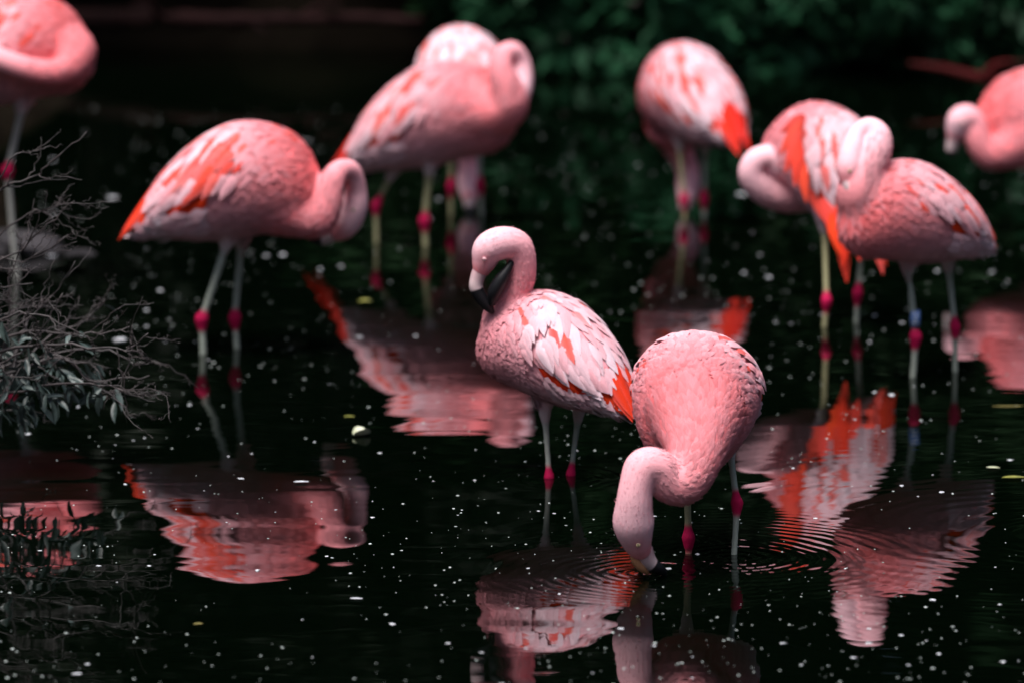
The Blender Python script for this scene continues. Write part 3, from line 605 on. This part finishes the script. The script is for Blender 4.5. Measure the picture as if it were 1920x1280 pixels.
GRN = np.array((.30, .33, .28)); YEL = np.array((.32, .30, .17))
birds = [
 dict(seed=1, label='flamingo with black-tipped bill tucked against its breast, standing next to the drinking one', wl=895, tc=(1052, 658), tdy=0, yaw=148, pitch=6, scale=(.84, .86, .77), white=.3, chest=.4, warm=.15, orange=.17, backorange=.12, neckpale=.35,
      neck=[(1000, 655, .02, 62), (958, 650, .05, 50), (938, 612, .05, 38), (950, 572, .04, 34), (970, 535, .03, 30), (978, 497, .02, 28), (969, 462, .01, 29), (941, 456, 0, 31), (917, 468, 0, 31), (907, 493, 0, 23), (901, 512, 0, 15)],
      bill=[(903, 503, 0, 16), (895, 522, 0, 13.5), (893, 540, 0, 13), (904, 561, 0, 12), (917, 577, 0, 9), (924, 587, 0, 4)], black_from=.42,
      jaw=[(960, 490, -.008, 5), (950, 508, -.014, 9), (938, 527, -.016, 13), (927, 549, -.014, 13), (922, 572, -.006, 6)], eye=(908, 482), headi=-3, eyeout=.97, closed=True,
      legs=[dict(p=[(1022, 775, 0), (1030, 897, 0), (1030, 905, 0)], k=.82), dict(p=[(1085, 775, .06), (1070, 891, .03), (1069, 898, .03)], k=.8, tint=GRN)], tail=.10, down=9000, voxel=.0034),
 dict(seed=2, label='flamingo bending its neck to drink, bill in the water amid ripple rings', wl=1033, tc=(1308, 735), tdy=.06, yaw=-99, pitch=-20, scale=(.92, .96, .95), warm=.45, orange=.12, backorange=.0, neckpale=.5,
      neck=[(1306, 770, -.10, 96), (1305, 825, -.19, 66), (1300, 868, -.24, 50), (1282, 904, -.27, 43), (1254, 903, -.28, 39), (1231, 878, -.29, 37), (1207, 877, -.30, 36), (1194, 908, -.31, 32), (1189, 945, -.31, 34), (1188, 982, -.30, 38), (1195, 1016, -.29, 28), (1205, 1038, -.28, 18)],
      bill=[(1205, 1030, -.28, 19), (1212, 1046, -.275, 17), (1222, 1057, -.27, 14), (1233, 1064, -.265, 12), (1243, 1072, -.255, 8), (1246, 1080, -.25, 4)], black_from=.42,
      jaw=[(1188, 1038, -.285, 8), (1194, 1052, -.285, 9), (1204, 1064, -.28, 8), (1214, 1074, -.27, 4)], jawcol=np.array((.55, .25, .12)), eye=(1196, 1014), headi=-2, eyeout=1.18,
      legs=[dict(p=[(1288, 900, -.02), (1291, 1010, -.02), (1291, 1033, -.02)], k=1.0, tint=np.array((.30, .28, .17))), dict(p=[(1368, 840, .05), (1382, 945, .0), (1376, 1044, -.03)], k=.95, tint=GRN)], down=12000, voxel=.0034, detail=1.5, fs=.72, lift=.4),
 dict(seed=3, label='orange-streaked flamingo in profile with neck curled down, its tail towards the twiggy bush', wl=660, tc=(425, 342), yaw=-6, pitch=0, scale=(1.0, .95, .93), warm=.6, orange=.95, backorange=.45, neckpale=.3,
      neck=[(520, 370, -.02, 80), (565, 398, -.04, 52), (597, 408, -.06, 38), (613, 378, -.06, 31), (621, 343, -.05, 25), (637, 320, -.02, 20), (657, 322, .01, 20), (667, 352, .03, 20), (663, 390, .04, 26), (645, 422, .05, 27), (622, 440, .05, 17)],
      bill=[(628, 436, .05, 17), (610, 446, .05, 14), (592, 448, .05, 12), (578, 440, .05, 6)], headi=-3,
      legs=[dict(p=[(425, 458, -.02), (378, 600, -.02), (381, 660, -.02)], k=1.25, tint=GRN), dict(p=[(452, 455, .06), (440, 598, .06), (444, 650, .06)], k=1.2, tint=GRN)], down=3000),
 dict(seed=4, label='pink flamingo with neck looped over its breast, shielding another behind it', wl=457, tc=(797, 218), yaw=-16, pitch=6, scale=(1.04, .92, .90), tailred=.8, warm=.4, orange=.6, backorange=.08, neckpale=.3,
      neck=[(890, 205, -.05, 76), (930, 205, -.09, 54), (952, 192, -.12, 40), (947, 160, -.13, 30), (938, 128, -.12, 24), (944, 104, -.10, 20), (962, 98, -.08, 19), (975, 118, -.07, 20), (975, 150, -.08, 25), (968, 182, -.11, 24), (955, 205, -.13, 15)],
      bill=[(960, 198, -.12, 14), (948, 212, -.14, 11), (934, 216, -.15, 9), (924, 210, -.15, 5)], headi=-3,
      legs=[dict(p=[(735, 325, .04), (705, 386, .02), (706, 455, .02)], tint=YEL), dict(p=[(806, 315, -.04), (796, 416, -.04), (798, 465, -.04)], k=1.2, tint=YEL)], tail=.25, down=1500),
 dict(seed=5, label='flamingo half hidden behind another, drinking with its bill at the water', wl=405, tc=(866, 146), yaw=97, pitch=-12, scale=(.95, .90, .93), white=.7, warm=.0, orange=.5, backorange=.35,
      neck=[(868, 205, .16, 66), (872, 245, .20, 36), (876, 275, .21, 26), (880, 310, .20, 21), (880, 340, .16, 24), (880, 365, .11, 17), (880, 378, .08, 11)],
      bill=[(880, 374, .09, 12), (880, 388, .06, 10), (881, 398, .04, 8), (883, 407, .02, 5)], headi=-3,
      legs=[dict(p=[(846, 260, .05), (846, 352, .02), (846, 408, .02)], tint=YEL), dict(p=[(897, 250, .05), (900, 350, .02), (903, 405, .02)], tint=GRN)], down=800, voxel=.0045, detail=.7),
 dict(seed=6, label='flamingo seen from behind with bright red tail pointing aside and head lowered between its legs', wl=405, tc=(1300, 178), yaw=124, pitch=-4, roll=0, scale=(.86, .83, .90), white=.3, tailred=.8, warm=.12, orange=.32, backorange=.2,
      neck=[(1265, 230, .14, 60), (1270, 270, .19, 34), (1282, 300, .17, 24), (1290, 325, .14, 22), (1290, 350, .1, 22), (1287, 372, .07, 17), (1285, 384, .05, 12)],
      bill=[(1285, 380, .05, 13), (1284, 390, .03, 11), (1283, 400, .02, 8), (1282, 408, .0, 4)], headi=-3,
      legs=[dict(p=[(1274, 270, -.02), (1283, 378, -.04), (1284, 410, -.04)], tint=YEL), dict(p=[(1322, 270, .0), (1320, 374, .0), (1320, 405, .0)], tint=GRN)], tail=.14, down=800, voxel=.0045),
 dict(seed=7, label='white and orange flamingo preening with head curled back and long orange wing tips drooping', wl=612, tc=(1572, 318), tdy=.14, yaw=142, pitch=24, scale=(.92, .86, .86), white=.6, warm=.0, orange=.42, backorange=.35, neckpale=.9,
      neck=[(1520, 345, .24, 52), (1502, 362, .22, 38), (1470, 370, .19, 30), (1434, 358, .17, 28), (1410, 330, .16, 26), (1416, 304, .16, 24), (1440, 296, .17, 25), (1464, 312, .18, 29), (1486, 336, .19, 20)],
      bill=[(1478, 328, .19, 16), (1496, 342, .19, 13), (1508, 356, .2, 9), (1512, 368, .2, 5)], headi=-2,
      plumes=[((1510, 218, .10), (1462, 250, .06), 12), ((1505, 228, .08), (1462, 290, .04), 13), ((1500, 245, .06), (1472, 325, .02), 12), ((1500, 265, .04), (1490, 350, .0), 12), ((1500, 290, .03), (1512, 380, -.01), 11), ((1520, 340, .06), (1560, 430, .0), 16), ((1545, 370, .02), (1585, 470, -.03), 16),
              ((1572, 385, -.02), (1588, 530, -.06), 15), ((1588, 390, -.03), (1582, 500, -.07), 13), ((1600, 400, -.03), (1612, 490, -.06), 14), ((1630, 410, -.02), (1640, 470, -.05), 13), ((1635, 425, -.02), (1656, 515, -.05), 10), ((1560, 400, -.02), (1576, 480, -.06), 14)],
      legs=[dict(p=[(1546, 425, .06), (1550, 566, .0), (1546, 610, 0)], tint=YEL), dict(p=[(1618, 450, .08), (1608, 552, .06), (1606, 590, .06)], tint=GRN)], tail=.12, down=1500),
 dict(seed=8, label='salmon flamingo wearing a blue leg band, neck raised in a tight loop', wl=700, tc=(1722, 398), tdy=-.04, yaw=212, pitch=0, scale=(.92, .80, .80), warm=.75, orange=.25, backorange=.3, neckpale=.8,
      neck=[(1670, 400, -.05, 82), (1628, 392, -.11, 56), (1610, 360, -.14, 42), (1622, 320, -.13, 36), (1642, 282, -.11, 31), (1645, 254, -.09, 25), (1628, 240, -.08, 20), (1607, 252, -.10, 17), (1597, 282, -.13, 22), (1592, 318, -.15, 24), (1590, 345, -.16, 15)],
      bill=[(1591, 338, -.16, 15), (1594, 354, -.17, 12), (1602, 366, -.17, 9), (1610, 372, -.17, 5)], headi=-2,
      legs=[dict(p=[(1703, 500, -.05), (1717, 634, -.05), (1712, 704, -.05)], k=1.15, tint=GRN, band=(1716, 597, -.05)), dict(p=[(1778, 495, .05), (1791, 615, .03), (1791, 692, .03)], tint=GRN)], tail=.07, down=2500),
 dict(seed=9, label='pink flamingo resting on one leg behind the twiggy bush, neck folded along its side', wl=517, tc=(5, 95), yaw=-10, pitch=2, scale=(1, .98, .92), warm=.75, orange=.9, backorange=.4, neckpale=.1,
      neck=[(110, 95, -.04, 70), (142, 100, -.10, 40), (130, 128, -.15, 29), (92, 137, -.17, 25), (45, 128, -.18, 23), (0, 112, -.18, 22), (-40, 92, -.17, 24), (-75, 85, -.15, 28), (-98, 98, -.13, 18)],
      bill=[(-92, 94, -.13, 15), (-108, 106, -.12, 12), (-116, 120, -.12, 9), (-112, 132, -.12, 5)], headi=-2,
      legs=[dict(p=[(42, 200, -.03), (14, 322, -.05), (32, 528, -.05)], k=1.25, tint=np.array((.33, .33, .30)))], down=1500),
 dict(seed=10, label='pink flamingo at the edge of the group with lowered pale head and short S-bent neck', wl=425, tc=(1985, 232), yaw=188, pitch=2, scale=(1, .98, .95), warm=.55, orange=.3, backorange=.1, neckpale=.2,
      neck=[(1925, 255, -.06, 70), (1886, 282, -.11, 38), (1855, 290, -.13, 29), (1835, 265, -.13, 25), (1828, 236, -.12, 23), (1815, 222, -.12, 25), (1802, 228, -.12, 27), (1793, 248, -.12, 20), (1789, 262, -.12, 13)],
      bill=[(1790, 258, -.12, 14), (1785, 273, -.12, 11), (1784, 285, -.12, 9), (1790, 295, -.12, 5)], black_from=.6, headi=-3,
      legs=[dict(p=[(1975, 345, 0), (1970, 385, 0), (1972, 430, 0)], tint=YEL), dict(p=[(2010, 345, .06), (2012, 385, .06), (2010, 425, .06)], tint=GRN)], down=1200),
]
ONLY = None
for b in birds:
    if ONLY is None or b['seed'] in ONLY: build_flamingo(b)

# ------------------------------------------------------------------ twiggy bush on the left shore
YB = on_water(100, 872).y
sbase = on_water(-190, 872); sbase.z = .12
shrub = tag(empty('twiggy_bush', sbase), 'tangled bare-twigged bush with drooping grey-green leaves leaning over the water', 'bush')
SB = np.array(sbase); brnd = random.Random(11); leaf_spots = []
def twig_tree(poly, r0, depth, g, rnd):
    C = catmull(poly, 4); C = C + np.array([[rnd.gauss(0, .0028) for _ in range(3)] for _ in C]); n = len(C)
    V, F, _ = loft(C, np.linspace(r0 * .75, max(.0007, r0 * .25), n), 5); g.add(V - SB, F)
    L = np.sum(np.linalg.norm(np.diff(C, axis=0), axis=1))
    if depth <= 0: return
    for k in range(rnd.randint(5, 8) if depth > 1 else rnd.randint(2, 4)):
        i = rnd.randint(n // 4, n - 2); t = C[i + 1] - C[i]; t /= np.linalg.norm(t) + 1e-9
        d = t + np.array([rnd.gauss(0, .55), rnd.gauss(0, .6), rnd.gauss(0.05, .55)]); d /= np.linalg.norm(d)
        l = L * rnd.uniform(.12, .30); p = C[i]; bend = np.array([rnd.gauss(0, .12), rnd.gauss(0, .12), rnd.gauss(.02, .12)]) * l
        twig_tree([p, p + d * l * .5 + bend, p + d * l], r0 * (1 - .6 * i / n) * .6, depth - 1, g, rnd)
        leaf_spots.append((p + d * l * .8, d))
mains = [
 ([(-150, 640, .05), (-60, 420, .03), (10, 352, 0), (70, 328, -.02), (108, 292, -.03), (160, 252, -.04)], .0050, 1),
 ([(-60, 420, .03), (20, 300, .0), (60, 285, .02), (95, 278, .04)], .003, 1),
 ([(50, 338, 0), (72, 300, .02), (78, 254, .03)], .0022, 0), ([(70, 328, -.02), (100, 334, -.05), (156, 331, -.08)], .0022, 1),
 ([(-140, 650, 0), (-40, 520, -.05), (40, 470, -.06), (90, 420, -.08), (140, 378, -.1)], .0045, 2),
 ([(-140, 650, .1), (-30, 480, .12), (40, 405, .1), (75, 395, .1), (105, 402, .1)], .0042, 2),
 ([(-150, 660, 0), (-20, 500, 0), (60, 485, -.05), (130, 440, -.1)], .004, 2), ([(-100, 700, 0), (20, 620, -.05), (95, 560, -.05), (145, 488, -.06)], .0042, 1),
 ([(-150, 680, 0), (-30, 610, .05), (50, 575, .1), (110, 580, .12)], .005, 2), ([(-20, 720, 0), (15, 620, 0), (22, 520, .02), (45, 440, .03)], .0045, 2),
 ([(-150, 700, 0), (-20, 640, 0), (80, 622, -.05), (170, 628, -.1), (242, 612, -.12)], .0055, 2), ([(-140, 720, 0), (0, 655, -.1), (110, 648, -.15), (210, 652, -.2), (236, 655, -.2), (278, 625, -.22)], .0060, 2),
 ([(-150, 730, 0), (0, 690, .1), (100, 662, .12), (190, 655, .1), (250, 678, .08), (270, 680, .08)], .0055, 2), ([(-120, 740, 0), (20, 700, 0), (120, 672, -.05), (170, 712, -.05), (230, 708, -.06), (282, 706, -.08)], .0055, 2),
 ([(-120, 740, .05), (40, 690, .05), (110, 668, .06), (160, 706, .05), (215, 745, .03), (254, 784, .02)], .0055, 2), ([(-120, 760, 0), (20, 740, -.1), (100, 720, -.15), (190, 722, -.2), (240, 735, -.22), (284, 754, -.24)], .0050, 2),
 ([(-130, 760, .1), (0, 770, .1), (60, 772, .1), (108, 773, .1)], .004, 1), ([(-100, 780, .1), (20, 700, .1), (80, 640, .15), (160, 600, .2), (200, 560, .22)], .005, 2),
 ([(-150, 700, -.15), (0, 600, -.15), (70, 590, -.18), (150, 625, -.2), (175, 640, -.2)], .0045, 2), ([(-100, 800, 0), (-20, 700, -.1), (40, 660, -.12), (90, 600, -.12), (112, 550, -.12)], .0045, 2),
 ([(-160, 640, -.1), (-60, 560, -.1), (0, 540, -.12), (60, 530, -.15)], .0045, 2), ([(-30, 790, 0), (10, 740, 0), (30, 660, .05), (50, 600, .08)], .012, 1),
]
for poly, r0, dep in mains:
    g = Geo(); twig_tree([np.array(at(p[0], p[1], YB + p[2])) for p in poly], r0, dep, g, brnd); g.obj('branch', M['twig'], shrub)
lv, lf = [], []
for i in range(6):
    u = i / 5; wd = .0072 * math.sin(math.pi * min(1, .08 + u * .92)) ** .8
    for v in (-1, 0, 1): lv.append((u * .046, v * wd, -.012 * u * u + (.0035 * abs(v) if wd > .001 else 0)))
for i in range(5):
    for j in range(2): lf.append((i * 3 + j, i * 3 + j + 1, i * 3 + j + 4, i * 3 + j + 3))
leaf_me = None
def put_leaf(p, d, sc):
    global leaf_me
    if leaf_me is None:
        o = mesh_obj('leaf', lv, lf, M['shrub_leaf'], shrub); leaf_me = o.data
    else:
        o = bpy.data.objects.new('leaf', leaf_me); COL.objects.link(o); o.parent = shrub
    q = Vector(d).to_track_quat('X', 'Z'); o.rotation_mode = 'QUATERNION'; o.rotation_quaternion = q @ Vector((1, 0, 0)).rotation_difference(Vector((1, 0, 0))) 
    o.rotation_quaternion = q @ Matrix.Rotation(brnd.uniform(-1.3, 1.3), 3, 'X').to_quaternion()
    o.location = Vector(p) - Vector(SB); o.scale = (sc,) * 3
clusters = [((45, 720), 10), ((75, 705), 9), ((20, 755), 9), ((55, 760), 9), ((165, 695), 6), ((185, 735), 7), ((125, 700), 8), ((10, 660), 7), ((35, 640), 5), ((5, 700), 8), ((90, 745), 6), ((150, 660), 5), ((205, 745), 5), ((-30, 740), 8), ((100, 680), 6), ((0, 600), 4), ((60, 670), 6), ((30, 700), 9), ((70, 735), 9), ((110, 730), 6), ((0, 770), 8), ((40, 778), 7), ((140, 735), 5)]
for (px, py), n in clusters:
    c = np.array(at(px, py, YB + brnd.uniform(-.12, .08)))
    for k in range(n):
        d = np.array((brnd.gauss(.25, .6), brnd.gauss(-.3, .5), brnd.gauss(-.55, .5))); d /= np.linalg.norm(d)
        put_leaf(c + np.array((brnd.gauss(0, .012), brnd.gauss(0, .02), brnd.gauss(0, .010))), d, brnd.uniform(.7, 1.25))
for k in range(45):
    p, d = leaf_spots[brnd.randrange(len(leaf_spots))]
    if at(0, 600, YB).z > p[2] and p[0] < at(215, 700, YB).x: put_leaf(p, d / np.linalg.norm(d) + np.array((0, 0, -.4)), brnd.uniform(.5, .9))

# ------------------------------------------------------------------ things floating on the pond
def fluff_mesh(seed):
    lr = np.random.default_rng(seed); bm = bmesh.new(); bmesh.ops.create_icosphere(bm, subdivisions=1, radius=1)
    for v in bm.verts:
        f = lr.uniform(.55, 1.35); v.co = Vector((v.co.x * f, v.co.y * f, max(v.co.z, -.2) * .45 * f))
    me = bpy.data.meshes.new('floating_fluff'); bm.to_mesh(me); bm.free(); me.materials.append(M['fluff']); return me
fl = [fluff_mesh(i) for i in range(8)]; frnd = random.Random(5)
def fluff(x, y, r):
    o = bpy.data.objects.new('floating_fluff', frnd.choice(fl)); COL.objects.link(o)
    o.location = (x, y, .0); o.scale = (r * frnd.uniform(.7, 1.4), r * frnd.uniform(.7, 1.4), r * frnd.uniform(.6, 1.0)); o.rotation_euler.z = frnd.uniform(0, 6.3)
    return tag(o, 'small tuft of white down floating on the dark pond water', 'down', 'tufts of white down on the pond')
for px, py, r in ((225, 638, 17), (210, 372, 14), (275, 612, 9), (310, 640, 7), (735, 1169, 9), (143, 1262, 13), (165, 1244, 8), (590, 828, 6), (472, 850, 5), (280, 1060, 6), (630, 955, 6), (612, 1042, 7), (840, 1205, 6), (780, 630, 8), (675, 632, 9),
                  (1672, 740, 10), (1690, 910, 7), (1765, 922, 8), (1630, 1205, 10), (1468, 1205, 9), (1600, 1232, 8), (1540, 590, 7), (1640, 592, 7), (1690, 605, 7), (1395, 512, 9), (1440, 520, 8), (1425, 478, 7), (1690, 1190, 8), (1760, 1225, 8), (1880, 1240, 8),
                  (1165, 1178, 10), (990, 1065, 6), (1040, 962, 7), (1630, 1178, 9), (1585, 1065, 6), (1455, 605, 7), (300, 545, 8), (500, 480, 9), (530, 478, 8), (600, 505, 7), (640, 500, 8), (100, 300, 9), (98, 480, 10), (890, 900, 6), (1860, 510, 9), (1390, 365, 11)):
    p = on_water(px, py); s = FPX / math.hypot(p.y, CAM_H); fluff(p.x, p.y, r / s * .62)
cnt = 0
while cnt < 150:
    y = 12.4 + 8.2 * frnd.random() ** 1.25; x = frnd.uniform(-.082, .082) * y
    if x < -1.35: continue
    fluff(x, y, .0022 + .0050 * frnd.random() ** 3); cnt += 1
g = Geo(); srnd = random.Random(9)
for k in range(3600):
    y = 12.3 + 8.5 * srnd.random() ** 1.35; x = srnd.uniform(-.085, .085) * y
    if x < -1.35 or hash_noise(np.array(x * 2.3), np.array(y * 1.6)) < srnd.uniform(-1.1, .7): continue
    r = .0008 + .0024 * srnd.random() ** 2; a0 = srnd.uniform(0, 6); st = srnd.uniform(.5, 1.6)
    V = [(x + r * st * math.cos(a0 + i * 1.2566), y + r * math.sin(a0 + i * 1.2566), .0002) for i in range(5)] + [(x, y, .0002 + r * .5)]
    g.add(V, [(i, (i + 1) % 5, 5) for i in range(5)])
tag(g.obj('floating_specks', M['speck'], None, False), 'scatter of tiny pale specks drifting over the whole pond', 'specks', kind='stuff')
def floating_leaf(name, label, cat, px, py, L, Wd, rot, mat, curl=.3, group=None):
    c = on_water(px, py); V, F = [], []
    for i in range(8):
        u = i / 7; w = Wd * math.sin(math.pi * min(.97, .05 + u * .92)) ** .7
        for j in range(5):
            v = -1 + j / 2; V.append(((u - .5) * L, v * w, .0015 + curl * (abs(v) ** 2 * w * .8 + (u - .5) ** 2 * L * .3)))
    for i in range(7):
        for j in range(4): F.append((i * 5 + j, i * 5 + j + 1, i * 5 + j + 6, i * 5 + j + 5))
    o = mesh_obj(name, V, F, mat); o.location = c; o.rotation_euler.z = rot; return tag(o, label, cat, group)
floating_leaf('floating_leaf', 'pale curled leaf floating beyond the orange-streaked reflection', 'leaf', 678, 817, .042, .020, .5, M['pale_leaf'], 1.2)
floating_leaf('floating_leaf', 'small yellow-green leaf floating by the legs of the bird with looped neck', 'leaf', 685, 568, .035, .016, .2, M['yellow_leaf'], .5)
floating_leaf('floating_leaf', 'yellow leaf sliver floating beside the pink reflection', 'leaf', 655, 782, .026, .009, 0, M['yellow_leaf'], .3)
floating_leaf('floating_straw', 'thin yellow straw floating level near the blue-banded bird', 'straw', 1890, 762, .075, .006, .05, M['straw'], .1)
floating_leaf('floating_leaf', 'green-yellow leaf floating by the widest ripples', 'leaf', 1900, 897, .05, .012, .1, M['yellow_leaf'], .4)
floating_leaf('floating_leaf', 'narrow straw-coloured leaf floating near the preening bird reflection', 'leaf', 1862, 878, .03, .008, -.2, M['pale_leaf'], .4)
floating_leaf('floating_feather', 'slim white feather floating on the curled-neck bird reflection', 'feather', 565, 905, .034, .007, .1, M['fluff'], .5)
floating_leaf('floating_feather', 'short white feather lying flat where open water is darkest', 'feather', 668, 1123, .026, .006, -.1, M['fluff'], .3)
floating_leaf('floating_leaf', 'tiny orange-brown leaf drifting in the dark green water', 'leaf', 372, 1170, .02, .007, .4, M['straw'], .2)
